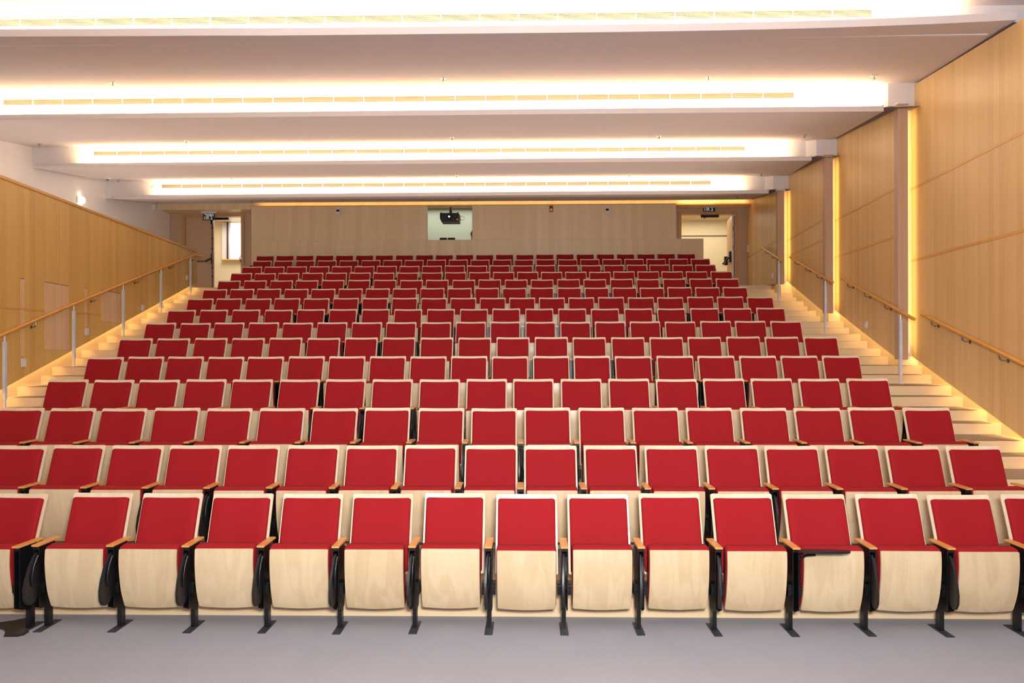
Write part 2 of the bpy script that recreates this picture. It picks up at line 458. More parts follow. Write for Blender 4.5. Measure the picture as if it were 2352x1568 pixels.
for y0, y1, z0, z1 in ((10.335, 11.05, 2.092, 3.11), (12.18, 12.93, 2.6, 3.142), (9.715, 9.80, 2.0, 3.097), (11.575, 11.65, 2.485, 3.125)):
    m = MB(); strip_l(m, y0, y1, z0, z0, z1, z1, e1=.004); m.build('inset_panel', pale, wall_l)
    m = MB(); strip_l(m, y0, y1, z1, z1, z1 + .008, z1 + .008, e1=.003); m.build('inset_shadow_edge', M['darkgrey'], wall_l)
m = MB(); yq = 17.6
m.add([(plinth_l(3.5), 3.5, -.2), (plinth_l(yq), yq, -.2), (plinth_l(yq), yq, TOPZ + .1), (plinth_l(16.8), 16.8, PZL(16.8) + .25), (plinth_l(3.5), 3.5, PZL(3.5) + .25)], [(0, 1, 2, 3, 4)])
m.build('plinth', M['maple'], wall_l)
m = MB(); ys, ye = 3.6, 17.2
m.hexa([(plinth_l(y) + dx, y, PZL(y) + dz) for y, dx, dz in ((ys, .03, .045), (ye, .03, .045), (ye, .06, .045), (ys, .06, .045))],
       [(plinth_l(y) + dx, y, PZL(y) + dz) for y, dx, dz in ((ys, .03, .055), (ye, .03, .055), (ye, .06, .055), (ys, .06, .055))])
m.build('light_strip', M['led'], wall_l)
xw = lambda y: -9.87 - .065 * (y - 13.95)
m = MB(); m.hexa([(xw(-7), -7, -.2), (xw(20.3), 20.3, -.2), (xw(20.3), 20.3, 7), (xw(-7), -7, 7)], [(xw(-7) - .1, -7, -.2), (xw(20.3) - .1, 20.3, -.2), (xw(20.3) - .1, 20.3, 7), (xw(-7) - .1, -7, 7)])
m.build('upper_face', M['wallwhite'], wall_l)

# ------------------------------------------------------------------ rear wall
wall_b = struct('wall_rear')
YB = 19.0
m = MB()
for x0, x1, z0, z1 in ((-7.525, -2.692, 3.6, 6.012), (-1.434, 4.10, 3.6, 6.012), (-2.692, -1.434, 3.6, 5.072), (-2.692, -1.434, 6.0, 6.012)):
    m.box(x0, x1, YB, YB + .12, z0, z1)
m.box(-7.525, -7.43, YB + .12, 19.9, 3.6, 6.0); m.box(4.0, 4.10, YB + .12, 19.9, 3.6, 6.0)
m.build('panel', M['wood_x'], wall_b)
m = MB(); m.box(-7.44, 4.765, 18.80, 18.88, 3.5, 5.03); m.build('parapet', M['wood_x'], wall_b)
m = MB(); m.box(-7.45, 4.775, 18.79, 19.0, 5.03, 5.045); m.box(4.765, 4.785, 18.79, 18.88, 3.5, 5.045); m.build('parapet_cap', M['maple'], wall_b)
m = MB(); m.box(-7.53, 4.11, YB - .012, YB + .2, 6.012, 6.034); m.build('lip', M['wood_trim'], wall_b)
m = MB(); m.box(-2.712, -2.682, YB - .006, YB + .125, 5.07, 6.01); m.box(-1.444, -1.414, YB - .006, YB + .125, 5.07, 6.01); m.box(-2.70, -1.43, YB - .006, YB + .12, 5.06, 5.075); m.build('opening_trim', M['maple'], wall_b)
m = MB(); m.box(-10.42, -7.6, 19.28, 20.3, 6.0, 6.22); m.box(-7.6, 4.11, 19.3, 19.4, 6.085, 6.25); m.box(4.11, 6.6, 19.3, 20.3, 6.06, 6.25); m.build('beam', M['wood_x'], wall_b)
m = MB(); m.box(4.11, 6.45, 19.26, 19.32, 6.055, 6.078); m.build('lip', M['wood_trim'], wall_b)
M['alcove'] = veneer('shaded alcove veneer', 'X', srgb(184, 150, 118), srgb(204, 172, 140), .16, .5, .5, .3)  # darker wood, the shade of the alcoves is put into its colour
# alcove walls with the door openings
YD = 19.9
for xs in (((-10.6, -9.83, 3.0, 6.2), (-8.13, -7.52, 3.0, 6.2), (-9.83, -8.13, 5.96, 6.2)), ((4.05, 4.40, 3.0, 6.2), (5.98, 6.75, 3.0, 6.2), (4.40, 5.98, 5.945, 6.2))):
    m = MB()
    for x0, x1, z0, z1 in xs: m.box(x0, x1, YD, YD + .15, z0, z1)
    m.build('alcove_wall', M['alcove'], wall_b)

# ------------------------------------------------------------------ ceiling
ceil = struct('ceiling')
LIP = [(8.22, 5.819), (10.54, 5.637), (13.40, 5.673), (16.09, 5.646)]
RIS = [(8.5, 6.21), (10.9, 6.15), (13.75, 6.15), (16.45, 6.12), (19.32, 6.18)]
RX = [(5.60, 6.00), (5.375, 5.99), (5.47, 6.15), (5.59, 6.12)]
LX = [-10.3, -9.9, -9.63, -9.69]
lipy0 = lambda x: 8.23 - .0028 * max(0, x - .5) ** 2.6 if x > .5 else 8.23 - .0012 * abs(x - .5) ** 2 * (1 if x < -3.5 else .3)
# foremost soffit, running out over the stage
m = MB(); m.hexa([(-10.6, -7, 6.25), (7.0, -7, 6.25), (7.0, 8.5, 6.21), (-10.6, 8.5, 6.21)], [(-10.6, -7, 6.33), (7.0, -7, 6.33), (7.0, 8.5, 6.29), (-10.6, 8.5, 6.29)])
m.build('soffit', M['soffit'], ceil)
for k in range(4):
    (yl, zl), (yr, zr) = LIP[k], RIS[k + 1]
    xa0, xb0 = LX[k], RX[k][0]; xa1, xb1 = xw(yr) + .0, RX[k][1]
    nx = 24; top = []; bot = []
    ly = (lambda x: lipy0(x)) if k == 0 else (lambda x: yl + (.012 * -x if x < 0 else 0) * (1 if k > 1 else .4))
    for i in range(nx + 1):
        t = i / nx
        bot.append((xa0 + (xb0 - xa0) * t, ly(xa0 + (xb0 - xa0) * t), zl)); top.append((xa1 + (xb1 - xa1) * t, yr, zr))
    m = MB()
    vs = bot + top; n = nx + 1
    m.add(vs, [(i, i + 1, n + i + 1, n + i) for i in range(nx)])
    m.build('soffit', M['soffit'], ceil)
    m = MB(); h = .088 if k == 0 else .077; th = .03
    for i in range(nx):
        a, c = bot[i], bot[i + 1]
        m.hexa([(a[0], a[1], zl - .001), (c[0], c[1], zl - .001), (c[0], c[1], zl + h), (a[0], a[1], zl + h)],
               [(a[0], a[1] + th, zl - .001), (c[0], c[1] + th, zl - .001), (c[0], c[1] + th, zl + h), (a[0], a[1] + th, zl + h)])
    m.build('lip', M['lip'], ceil)
    # upright face behind the light trough
    y2, z2 = RIS[k]
    xr = [7.1, 5.99, 6.14, 6.24][k]
    zz = zl + (zr - zl) * (y2 + .05 - yl) / (yr - yl)
    m = MB(); m.box(xw(y2) - .05, xb0 - .02, y2, y2 + .04, zz + .0, z2 + .12); m.box(xb0 - .02, xr, y2, y2 + .04, zl + .14, z2 + .12); m.build('upright_face', M['white'], ceil)
    # trough bottom
    zz = zl + (zr - zl) * (y2 + .05 - yl) / (yr - yl)
    tg = .06 if k == 0 else .012
    m = MB(); m.add([(xa0, yl + .03, zl + tg), (xb0 - .02, yl + .03, zl + tg), (xb0 - .02, y2 + .02, zz + tg), (xa0 - .2, y2 + .02, zz + tg)], [(0, 1, 2, 3)]); m.build('trough', M['white'], ceil)
    # return block where the trough stops short of the wall
    if k:
        m = MB(); xe = RX[k][0] - .03
        m.prism([(xe + .06, y2 - .0), (xe + .20, y2 - .16), (xr, y2 - .16), (xr, y2 + .02)], 2, zl + .14, z2 - .01); m.build('return_block', M['white'], ceil)
    # strip across the gap between soffit and wall, the void's darkness painted in
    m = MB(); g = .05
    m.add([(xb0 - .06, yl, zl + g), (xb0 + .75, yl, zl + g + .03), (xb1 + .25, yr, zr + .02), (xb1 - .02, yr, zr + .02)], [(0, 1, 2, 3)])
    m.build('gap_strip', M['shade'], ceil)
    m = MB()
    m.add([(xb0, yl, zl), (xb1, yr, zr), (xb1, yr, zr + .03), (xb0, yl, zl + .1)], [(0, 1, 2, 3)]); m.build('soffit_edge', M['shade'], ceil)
m = MB(); m.box(-11, 8, -7, 25, 7.0, 7.1); m.build('roof_slab', M['white'], ceil)

# ------------------------------------------------------------------ air grilles
def grille(x0, x1, y, z0, z1, label):
    root = tag(empty('air_grille', (0, 0, 0)), label, 'air vent', 'long linear air grilles in the ceiling coves')
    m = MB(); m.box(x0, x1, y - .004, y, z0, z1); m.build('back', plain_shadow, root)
    n = 6; s = MB()
    for i in range(n):
        z = z0 + (z1 - z0) * (i + .5) / n; s.box(x0, x1, y - .016, y - .004, z - (z1 - z0) / n * .28, z + (z1 - z0) / n * .28)
    s.build('slats', M['grille'], root)
    f = MB(); nb = int((x1 - x0) / .47)
    for i in range(nb + 1):
        x = x0 + (x1 - x0) * i / nb; f.box(x - .006, x + .006, y - .02, y - .002, z0, z1)
    f.box(x0, x1, y - .02, y - .002, z1, z1 + .008); f.box(x0, x1, y - .02, y - .002, z0 - .008, z0)
    f.build('frame', M['white'], root)
    return root
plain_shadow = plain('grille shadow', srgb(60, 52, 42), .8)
grille(-8.6, 4.19, 8.5, 6.075, 6.175, 'long white linear air grille in the cove nearest the stage')
grille(-8.27, 4.174, 10.9, 5.965, 6.055, 'long white linear air grille in second cove, beside large round disc on its right')
grille(-8.61, 4.313, 13.75, 5.965, 6.045, 'long white linear air grille in third cove from the stage, without round discs')
grille(-8.661, 4.37, 16.45, 5.935, 6.025, 'long white linear air grille in rearmost cove, between two faint round discs')
for x, y, z, r, lab in ((4.469, 10.9, 5.979, .09, 'pale round ceiling speaker beside the grille end in second cove'),
                        (4.657, 16.45, 5.975, .075, 'faint round speaker at the right end of rearmost cove grille'),
                        (-8.836, 16.45, 5.934, .075, 'faint round speaker at the left end of rearmost cove grille')):
    root = tag(empty('ceiling_speaker', (x, y, z)), lab, 'speaker', 'round speakers in the coves')
    MB().disc((0, -.012, 0), r, .012, ax=1, n=28).build('rim', M['plastic'], root)
    MB().disc((0, -.016, 0), r * .86, .006, ax=1, n=28, r2=r * .86).build('mesh_cover', M['plastic'], root)

# ------------------------------------------------------------------ sprinklers, detector
def soffit_z(k, y):
    (yl, zl), (yr, zr) = LIP[k], RIS[k + 1]
    return zl + (zr - zl) * (y - yl) / (yr - yl)
spr = tag(empty('sprinkler'), 'x', 'sprinkler', 'small sprinkler heads under the ceiling panels')
MB().disc((0, 0, -.006), .036, .008, n=20, r2=.048).build('cover_plate', M['chrome'], spr)
mm = MB(); mm.disc((0, 0, -.05), .008, .045, n=8); mm.disc((0, 0, -.054), .022, .004, n=12)
mm.build('head', M['chrome'], spr)
SPR = {0: [(-6.151, 10.285), (-1.199, 10.221), (2.697, 10.29), (5.119, 10.306)], 1: [(-9.393, 13.294), (-6.397, 13.043), (-1.351, 12.869), (2.479, 12.915), (5.136, 12.898)],
       2: [(-9.5, 16.1), (-6.732, 15.86), (-1.535, 15.633), (2.34, 15.706), (5.331, 15.812)], 3: [(-9.748, 18.277), (-7.085, 17.922), (-4.634, 17.57), (-1.625, 17.312), (2.076, 17.348), (5.252, 17.325)]}
PAN = ['largest ceiling panel', 'second ceiling panel', 'third ceiling panel', 'rearmost ceiling panel']
ORD = ['first', 'second', 'third', 'fourth', 'fifth', 'sixth', 'seventh', 'eighth', 'ninth', 'tenth', 'eleventh', 'twelfth', 'thirteenth', 'fourteenth', 'fifteenth', 'sixteenth', 'seventeenth', 'eighteenth']
used = False
for k in SPR:
    n = len(SPR[k])
    for i, (x, y) in enumerate(SPR[k]):
        if used:
            o = dup(spr)
            for ch in spr.children: dup(ch, o)
        else: o = spr; used = True
        o.location = (x, y, soffit_z(k, y) + .0)
        j = n - 1 - i
        w = ('nearest' if j == 0 else ORD[j] + ' from') + ' the finned wall'
        o['label'] = 'small sprinkler under %s, %s' % (PAN[k], w)
root = tag(empty('smoke_detector', (-9.439, 15.575, soffit_z(2, 15.575))), 'white smoke detector under the third ceiling panel near the plain white wall', 'smoke detector')
MB().disc((0, 0, -.05), .055, .055, n=20, r2=.07).build('housing', M['plastic'], root)
MB().disc((0, 0, -.065), .03, .016, n=16, r2=.04).build('sensor_cap', M['grille'], root)

# ------------------------------------------------------------------ auditorium chairs
def spline_prof(pts):
    """smooth profile through (y,z) points -> prof(t) with the normal towards the stage (-y)"""
    P = [Vector((0, a, c)) for a, c in pts]
    L = [0]
    for i in range(1, len(P)): L.append(L[-1] + (P[i] - P[i - 1]).length)
    def at(t):
        s = t * L[-1]
        i = 0
        while i < len(P) - 2 and s > L[i + 1]: i += 1
        u = (s - L[i]) / (L[i + 1] - L[i])
        p0 = P[max(i - 1, 0)]; p1 = P[i]; p2 = P[i + 1]; p3 = P[min(i + 2, len(P) - 1)]
        if u < 0 or u > 1: return p1 + (p2 - p1) * u
        return .5 * ((2 * p1) + (p2 - p0) * u + (2 * p0 - 5 * p1 + 4 * p2 - p3) * u * u + (-p0 + 3 * p1 - 3 * p2 + p3) * u ** 3)
    def prof(t):
        p = at(t); d = at(min(t + .01, 1)) - at(max(t - .01, 0)); d.normalize()
        # d runs downwards; normal towards -y
        ny, nz = d.z, -d.y
        if ny > 0: ny, nz = -ny, -nz
        return p.y, p.z, ny, nz
    return prof
back_prof = spline_prof([(.288, .950), (.245, .83), (.201, .70), (.162, .58), (.127, .47), (.101, .38)])
cush_prof = spline_prof([(.2755, .914), (.238, .81), (.198, .69), (.159, .57), (.127, .47), (.104, .395)])
seat_prof = spline_prof([(-.088, .620), (-.094, .53), (-.088, .43), (-.070, .31), (-.036, .205), (-.020, .172)])

def back_meshes(root):
    bk = MB().slab(back_prof, .2375, [(.002, -.008), (0, -.005), (0, .005), (.002, .008)], r0=.022, r1=.02, cx=-.014).build('backrest', M['plyb'], root, smooth=40)
    MB().slab(cush_prof, .2205, [(.004, .006), (0, .012), (0, .030), (.006, .038), (.018, .042)], r0=.026, r1=.02, cx=-.014).build('back_cushion', M['red'], bk, smooth=60)
    return bk
def seat_meshes(root):
    st = MB().slab(seat_prof, .219, [(.03, -.085), (.012, -.082), (0, -.070), (0, -.012), (.003, -.006)], r0=.02, r1=.03, cx=0, bulge=.004).build('seat', M['red'], root, smooth=60)
    # the crown of the cushion rises a little above the wooden underside
    for v in st.data.vertices:
        if v.co.z > .58: v.co.z += .034 * min(1, (v.co.z - .58) / .04) * min(1, max(0, (v.co.y + .093) / .03))
    MB().slab(seat_prof, .2155, [(.003, -.007), (0, -.004), (0, .006), (.0025, .009)], r0=.014, r1=.022, cx=.0, bulge=.014).build('seat_underside', M['ply'], st, smooth=40)
    return st
def leg_mesh(root, foot, detail=True):
    m = MB()
    m.box(-.0155, .0155, .004, .056, .005, .40)                                   # post
    side = [(-.10, .636), (.066, .636), (.066, .24), (.05, .165), (-.02, .15), (-.10, .19)]
    for x in (-.024, .018): m.prism(side, 0, x, x + .006)
    m.box(-.018, .018, .045, .065, .19, .636)
    m.box(-.018, .018, -.098, .05, .61, .636)                              # head of the housing
    if not foot: m.box(-.030, .030, -.10, .135, 0, .006)
    lg = m.build('leg', M['black'], root)
    MB().box(-.028, .028, -.118, .135, .636, .650).build('armrest', M['arm'], lg, bevel=.003)
    if foot:
        f = MB(); f.box(-.030, .030, -.10, .135, 0, .007)
        f.disc((0, -.075, .007), .009, .004, n=8); f.disc((0, .115, .007), .009, .004, n=8)
        f.build('foot_plate', M['foot'], lg)
    if detail:
        for s in (-1, 1):
            h = MB(); x0, x1 = sorted((s * .024, s * (.050 if foot else .044)))
            h.box(x0, x1, -.075, .005, .285, .37); h.box(x0, x1, -.085, -.06, .30, .352); h.disc((s * .035, -.085, .326), .008, -.006, ax=1, n=8)
            h.build('hinge', M['black'], lg)
        MB().box(-.026, .026, .068, .084, .44, .60).build('back_mount', M['foot'], lg)
    return lg
def tablet_mesh(parent):
    pts = [(-.115, .590), (-.150, .565), (-.190, .50), (-.222, .42), (-.240, .34), (-.236, .275), (-.212, .235), (-.175, .22), (-.135, .232), (-.105, .27), (-.09, .34), (-.088, .45), (-.098, .56)]
    m = MB(); n = len(pts)
    sh = lambda y: -.002 - .014 * max(0, min(1, (-.10 - y) / .13))
    pts = [(y + .022, z) for y, z in pts]
    vs = [(sh(y - .022) - .008, y, z) for y, z in pts] + [(sh(y - .022) + .008, y, z) for y, z in pts]
    m.add(vs, [tuple(range(n)), tuple(range(2 * n - 1, n - 1, -1))] + [(i, i + n, (i + 1) % n + n, (i + 1) % n) for i in range(n)])
    t = m.build('writing_tablet', M['tablet'], parent, bevel=.003, smooth=45)
    a = MB(); a.tube([(.012, -.10, .57), (.010, -.135, .50), (.004, -.16, .42), (.002, -.15, .36)], .008, 6); a.build('tablet_arm', M['black'], parent, smooth=60)
    return t

def proto(foot, tab, detail):
    r = empty('auditorium_chair')
    back_meshes(r); seat_meshes(r)
    lg = leg_mesh(r, foot, detail)
    if tab: tablet_mesh(r)
    return r
P_FRONT, P_NEAR, P_FAR = proto(True, True, True), proto(False, True, True), proto(False, False, False)
protos_used = set()
def tree_copy(o, parent=None):
    c = dup(o, parent)
    for ch in o.children: tree_copy(ch, c)
    return c
LEGX = ('leg', 'writing_tablet', 'tablet_arm')
def chair(p, loc, rz, pitch, label, group, end=False, left=True, tab=True):
    if id(p) not in protos_used: protos_used.add(id(p)); pending.append(p)
    o = tree_copy(p)
    o.location = loc; o.rotation_euler = (0, 0, rz)
    tag(o, label, 'chair', group)
    for ch in list(o.children):
        if ch.name.split('.')[0] in LEGX: ch.location.x = -pitch / 2
    # each chair sits a hair differently
    if end:
        lg = [c for c in p.children if c.name.split('.')[0] == 'leg'][0]
        l2 = tree_copy(lg, o); l2.location.x = pitch / 2
    return o
pending = []
ROWW = ['front', 'second', 'third', 'fourth', 'fifth', 'sixth', 'seventh', 'eighth', 'ninth', 'tenth', 'eleventh', 'twelfth', 'thirteenth', 'fourteenth', 'rearmost']
rng = random.Random(3)
POSTY = lambda row: 5.177 if row == 1 else 5.094 + (row - 1) * D_
open_chair = None
for row in range(1, 16):
    n = COUNT[row]; p = (LAST[row] - FIRST[row]) / (n - 1)
    xs = [FIRST[row] + p * i for i in range(n)]
    if row in (2, 3): xs.insert(0, FIRST[row] - p)
    pr = P_FRONT if row == 1 else P_NEAR if row <= 4 else P_FAR
    z = (row - 1) * R_
    N = len(xs)
    for i, x in enumerate(xs):
        if row == 1:
            if i == 10: lab = 'front-row red folding seat with its black writing tablet swung open across it'
            elif i < 10: lab = 'front-row red folding seat, %s to the left of the one with opened tablet' % (ORD[9 - i])
            else: lab = 'front-row red folding seat, %s to the right of the one with opened tablet' % (ORD[i - 11])
        else:
            rn = 'rearmost row' if row == 15 else '%s row from front' % ROWW[row - 1]
            j = N - 1 - i
            if row in (2, 3) or j <= i:
                pos = ('end seat by' if j == 0 else '%s seat from' % ORD[j]) + ' the aisle of four short handrails'
            else:
                pos = ('end seat by' if i == 0 else '%s seat from' % ORD[i]) + ' the aisle of one long handrail'
            lab = 'red folding chair, %s, %s' % (rn, pos)
        c = chair(pr, (x + rng.uniform(-.004, .004), POSTY(row) + rng.uniform(-.006, .006), z), rng.uniform(-.012, .012), p, lab,
                  'red auditorium chairs, %s row' % ROWW[row - 1], end=(i == N - 1))
        if row == 1 and i == 10: open_chair = c
        # folded seats do not all stop at the same angle, nor do the backs
        for ch in c.children:
            nm = ch.name.split('.')[0]
            if nm == 'backrest': ch.location.z = rng.uniform(-.004, .004)
            if nm == 'seat': ch.rotation_euler = (rng.uniform(-.02, .02), 0, 0); ch.location.z = rng.uniform(-.004, .004)
# separate seat at the outer end of the front row
cl = chair(P_FRONT, (-4.005, 5.15, 0), -.05, .56, 'front-row red seat of the neighbouring block, cut by the photo edge, with doubled armrest', 'red auditorium chairs, front row', end=True)
# the opened tablet
for ch in list(open_chair.children):
    if ch.name.split('.')[0] in ('writing_tablet', 'tablet_arm'): bpy.data.objects.remove(ch)
m = MB(); px = -p / 2
lx = -.2775
out = [(lx - .015, -.085), (lx + .025, -.25), (lx + .12, -.262)] + [(lx + .235 + .12 * math.cos(t), -.165 + .097 * math.sin(t)) for t in [-PI / 2 + PI * k / 12 for k in range(13)]] + [(lx + .1, -.065)]
m.prism(out, 2, .612, .630); t = m.build('writing_tablet', M['tablet'], open_chair, bevel=.004)
for v in t.data.vertices: v.co.z += max(0, -.085 - v.co.y) * .2
t['label'] = 'black tablet swung open and level'
a = MB(); a.tube([(lx + .02, -.10, .56), (lx + .06, -.13, .60), (lx + .12, -.15, .612)], .01, 6); a.build('tablet_arm', M['black'], open_chair, smooth=60)
# the prototypes themselves are not part of the hall
def kill(o):
    for ch in list(o.children): kill(ch)
    bpy.data.objects.remove(o)
for p_ in (P_FRONT, P_NEAR, P_FAR): kill(p_)

# flat dark base plate lying on the carpet by the leftmost front seat
m = MB()
m.prism([(-4.45, 5.132), (-3.93, 5.132), (-3.891, 5.115), (-3.846, 5.073), (-3.799, 4.994), (-3.697, 4.996), (-3.67, 5.023), (-3.676, 5.086), (-3.759, 5.138), (-3.767, 5.249), (-3.862, 5.368), (-3.953, 5.292), (-4.026, 5.257), (-4.45, 5.227)], 2, .0005, .004)
o = m.build('floor_plate', plain('dark brown plate', srgb(40, 32, 28), .5)); tag(o, 'flat dark wavy-edged plate lying on the carpet under the end front seat', 'plate')

# ------------------------------------------------------------------ handrails
def bracket(root, p, wx):
    """p: point below the rail, wx: x of wall face at that point"""
    m = MB(); x, y, z = p
    m.tube([(x, y, z), (x, y, z - .05), (x + (wx - x) * .3, y, z - .075), (wx, y, z - .08)], .008, 6)
    m.disc((wx - (.006 if wx > x else -.006), y, z - .08), .025, .006 if wx > x else -.006, ax=0, n=12)
    m.build('bracket', M['chrome'], root, smooth=60)
def post(root, x, y, z0, z1):
    m = MB()
    m.box(x - .011, x + .011, y - .011, y + .011, z0, z0 + .14); m.box(x - .03, x + .03, y - .03, y + .03, z0, z0 + .008)
    m.box(x - .019, x + .019, y - .019, y + .019, z0 + .13, z1 - .10)
    m.tube([(x, y, z1 - .11), (x, y, z1 - .02)], .011, 8)
    m.build('post', M['steel'], root)
def rail(root, pts, r=.024):
    MB().tube(pts, r, 12).build('rail', M['rail'], root, smooth=50)
G = 'wooden handrails on the panelled wall with fins'
def hr(a, b_, k, brs, label, pst=None, bend=None):
    r = tag(empty('handrail', (0, 0, 0)), label, 'handrail', G)
    pts = [a, b_] if not bend else [bend, a, b_]
    rail(r, pts)
    for t in brs:
        q = [a[i] + (b_[i] - a[i]) * t for i in range(3)]
        bracket(r, (q[0], q[1], q[2] - .02), BAY[k] - .1 + KR * q[1])
    if pst: post(r, *pst)
    return r
hr((5.781, 10.263, 2.577), (5.385, 7.2, 1.77), 0, (.10, .385, .67), 'wooden handrail nearest the stage, running off the photo, no post seen')
hr((5.858, 13.017, 3.384), (5.457, 9.881, 2.492), 1, (.11, .38, .66), 'wooden handrail with steel post beside the widest lit fin', (5.52, 10.36, 6 * R_ , 2.60))
hr((5.947, 15.753, 4.136), (5.555, 12.691, 3.281), 2, (.13, .41, .68), 'middle wooden handrail with steel post, second fin from stage', (5.575, 13.05, 9 * R_, 3.36))
hr((5.862, 17.305, 4.573), (5.605, 15.295, 3.997), 3, (.15, .5), 'shortest wooden handrail at the stair top, bent end, steel post', (5.62, 15.55, 12 * R_ - .13, 4.05), bend=(5.98, 17.30, 4.50))
r = tag(empty('handrail'), 'one long wooden handrail on five steel posts by the slatted wall insets', 'handrail')
lp = [(-6.10, 3.2, .60), (-6.968, 9.109, 2.277), (-7.143, 10.308, 2.62), (-7.519, 12.888, 3.325), (-7.785, 14.713, 3.82), (-8.09, 16.873, 4.40)]
rail(r, lp + [(-8.05, 17.18, 4.40)])
for y, z in ((9.973, 2.52), (11.788, 3.02), (13.583, 3.51), (15.456, 4.02), (17.0, 4.39)):
    bracket(r, (-5.64 + KL * y, y, z - .02), xl(y))
def rail_z(y):
    for q0, q1 in zip(lp, lp[1:]):
        if q0[1] <= y <= q1[1]: return q0[2] + (q1[2] - q0[2]) * (y - q0[1]) / (q1[1] - q0[1])
    return 4.4
for n, x, y in ((5, -6.958, 9.178), (7, -7.226, 11.016), (9, -7.493, 12.847), (11, -7.763, 14.705), (13, -8.038, 16.586)):
    zt = n * R_ if SU(n) <= y else (n - .5) * R_
    post(r, x, y, zt, rail_z(y))

# ------------------------------------------------------------------ sockets and switches
def socket(p, nx, label, w=.085, h=.125):
    r = tag(empty('wall_socket', p), label, 'wall socket', 'white boxes low on the side walls')
    s = 1 if nx > 0 else -1
    MB().box(0, .028 * s, -w / 2, w / 2, -h / 2, h / 2).build('housing', M['plastic'], r, bevel=.006)
    MB().box(.028 * s, .034 * s, -w * .3, w * .3, -h * .34, h * .34).build('cover', M['white'], r, bevel=.002)
for (y, z), lab in (((9.764, 1.907), 'white wall socket under the widest pale strip by long handrail'), ((11.616, 2.396), 'white wall socket under the narrow pale strip by long handrail'),
                    ((13.943, 2.936), 'white wall socket above the lit stair, between two middle handrail posts'), ((16.588, 3.816), 'white wall socket beside the last handrail post before the double door')):
    socket((xl(y), y, z), 1, lab)
socket((BAY[1] - .1 + KR * 11.996, 11.996, 2.486), -1, 'white wall socket under the middle of the handrail with widest fin', .08, .11)
socket((BAY[3] - .1 + KR * 16.619, 16.619, 3.813), -1, 'white wall socket under the shortest handrail at stair top', .07, .13)
for y, z, k, lab in ((13.70, 2.86, 1, 'white box at the foot of the second lit wall recess'), (10.83, 2.07, 0, 'white box at the foot of the nearest lit wall recess'), (16.42, 3.70, 2, 'white box at the foot of the farthest lit wall recess')):
    socket((BAY[k] - .1 + KR * y - .05, y, z), -1, lab, .05, .14)
socket((BAY[3] - .1 + KR * 19.7, 19.7, 4.9), -1, 'white switch plate on the wall corner beside the open door', .06, .2)

# ------------------------------------------------------------------ rear wall devices
for x, z, lab in ((-5.108, 5.87, 'white box sensor with dark window left of the projection opening'), (2.226, 5.85, 'white box sensor with dark window, right of the red alarm')):
    r = tag(empty('infrared_sensor', (x, 19.0, z)), lab, 'sensor', 'white sensors on the rear wall')
    MB().box(-.06, .06, -.09, 0, -.085, .085).build('housing', M['plastic'], r, bevel=.008)
    MB().box(-.04, .04, -.094, -.088, -.02, .035).build('window', M['glass'], r)
    MB().box(-.05, .05, -.06, 0, -.105, -.085).build('shelf_bracket', M['white'], r)
r = tag(empty('fire_alarm', (.711, 19.0, 5.905)), 'red fire alarm strobe high on the wooden rear wall', 'fire alarm')
MB().box(-.05, .05, -.035, 0, -.085, .085).build('housing', M['alarm'], r, bevel=.006)
MB().disc((0, -.06, -.03), .028, .025, ax=1, n=16, r2=.038).build('strobe_lens', M['plastic'], r, smooth=40)
MB().box(-.03, .03, -.041, -.034, .02, .06).build('sounder_grille', M['darkgrey'], r)
r = tag(empty('wall_box', (-10.21, 18.9, 6.0)), 'small white box under the last ceiling panel, by the beam end', 'box')
MB().box(-.02, .11, -.05, .05, -.08, .08).build('housing', M['plastic'], r, bevel=.008)
MB().box(.01, .08, -.056, -.05, -.05, .05).build('cover', M['white'], r)

# wall lamp on the white wall
r = tag(empty('wall_lamp', (xw(15.4), 15.4, 5.44)), 'lit square wall lamp on the plain white wall above the wood', 'wall lamp')
MB().box(0, .10, -.07, .07, -.07, .07).build('glass_shade', M['lamp'], r, bevel=.02)
MB().box(-.0, .02, -.12, -.06, -.07, .07).build('back_plate', M['chrome'], r)

# exit signs: white strokes on green (letters in reading order from the left of the panel)
def letters(m, x0, z0, w, h, y, clip=None):
    k = w / 10.6; t = .34 * k * 2
    def bar(xa, za, xb, zb, th=.5):
        d = Vector((xb - xa, 0, (zb - za))); nrm = Vector((-d.z, 0, d.x)).normalized() * th / 2
        P = [(xa + nrm.x, za + nrm.z), (xb + nrm.x, zb + nrm.z), (xb - nrm.x, zb - nrm.z), (xa - nrm.x, za - nrm.z)]
        m.prism([(x0 + px_ * k, z0 + pz * h / 10) for px_, pz in P], 1, y - .004, y)
    # he
    bar(0, 9.4, 2.6, 9.4, 1.1); bar(2.35, 9.9, 2.35, 0, .6); bar(.45, 5.2, .45, 0, .6)
    # alef
    bar(3.3, 10, 5.6, 0, .75); bar(5.3, 10, 4.9, 5.4, .6); bar(3.4, 0, 3.9, 5.2, .6)
    # yod
    bar(6.5, 10, 6.5, 5.2, .65); bar(6.1, 9.6, 6.8, 9.6, .8)
    # tsadi
    bar(7.2, 10, 9.0, .6, .75); bar(9.0, 10, 8.3, 5.5, .6); bar(7.3, .6, 9.3, .6, 1.1)
    # yod
    bar(10.2, 10, 10.2, 5.2, .65); bar(9.8, 9.6, 10.5, 9.6, .8)
def exit_sign(x, y, z, label, w=.33, h=.19):
    r = tag(empty('exit_sign', (x, y, z)), label, 'exit sign', 'green exit signs over the doors')
    MB().box(-w / 2 - .04, w / 2 + .05, -.05, .05, h + .0, h + .075).build('mount', M['plastic'], r, bevel=.004)
    MB().box(-w / 2, w / 2, -.012, .012, 0, h).build('panel', M['green'], r)
    m = MB(); letters(m, -w * .41, .016, w * .82, h * .86, -.0125); m.build('lettering', M['signwhite'], r)
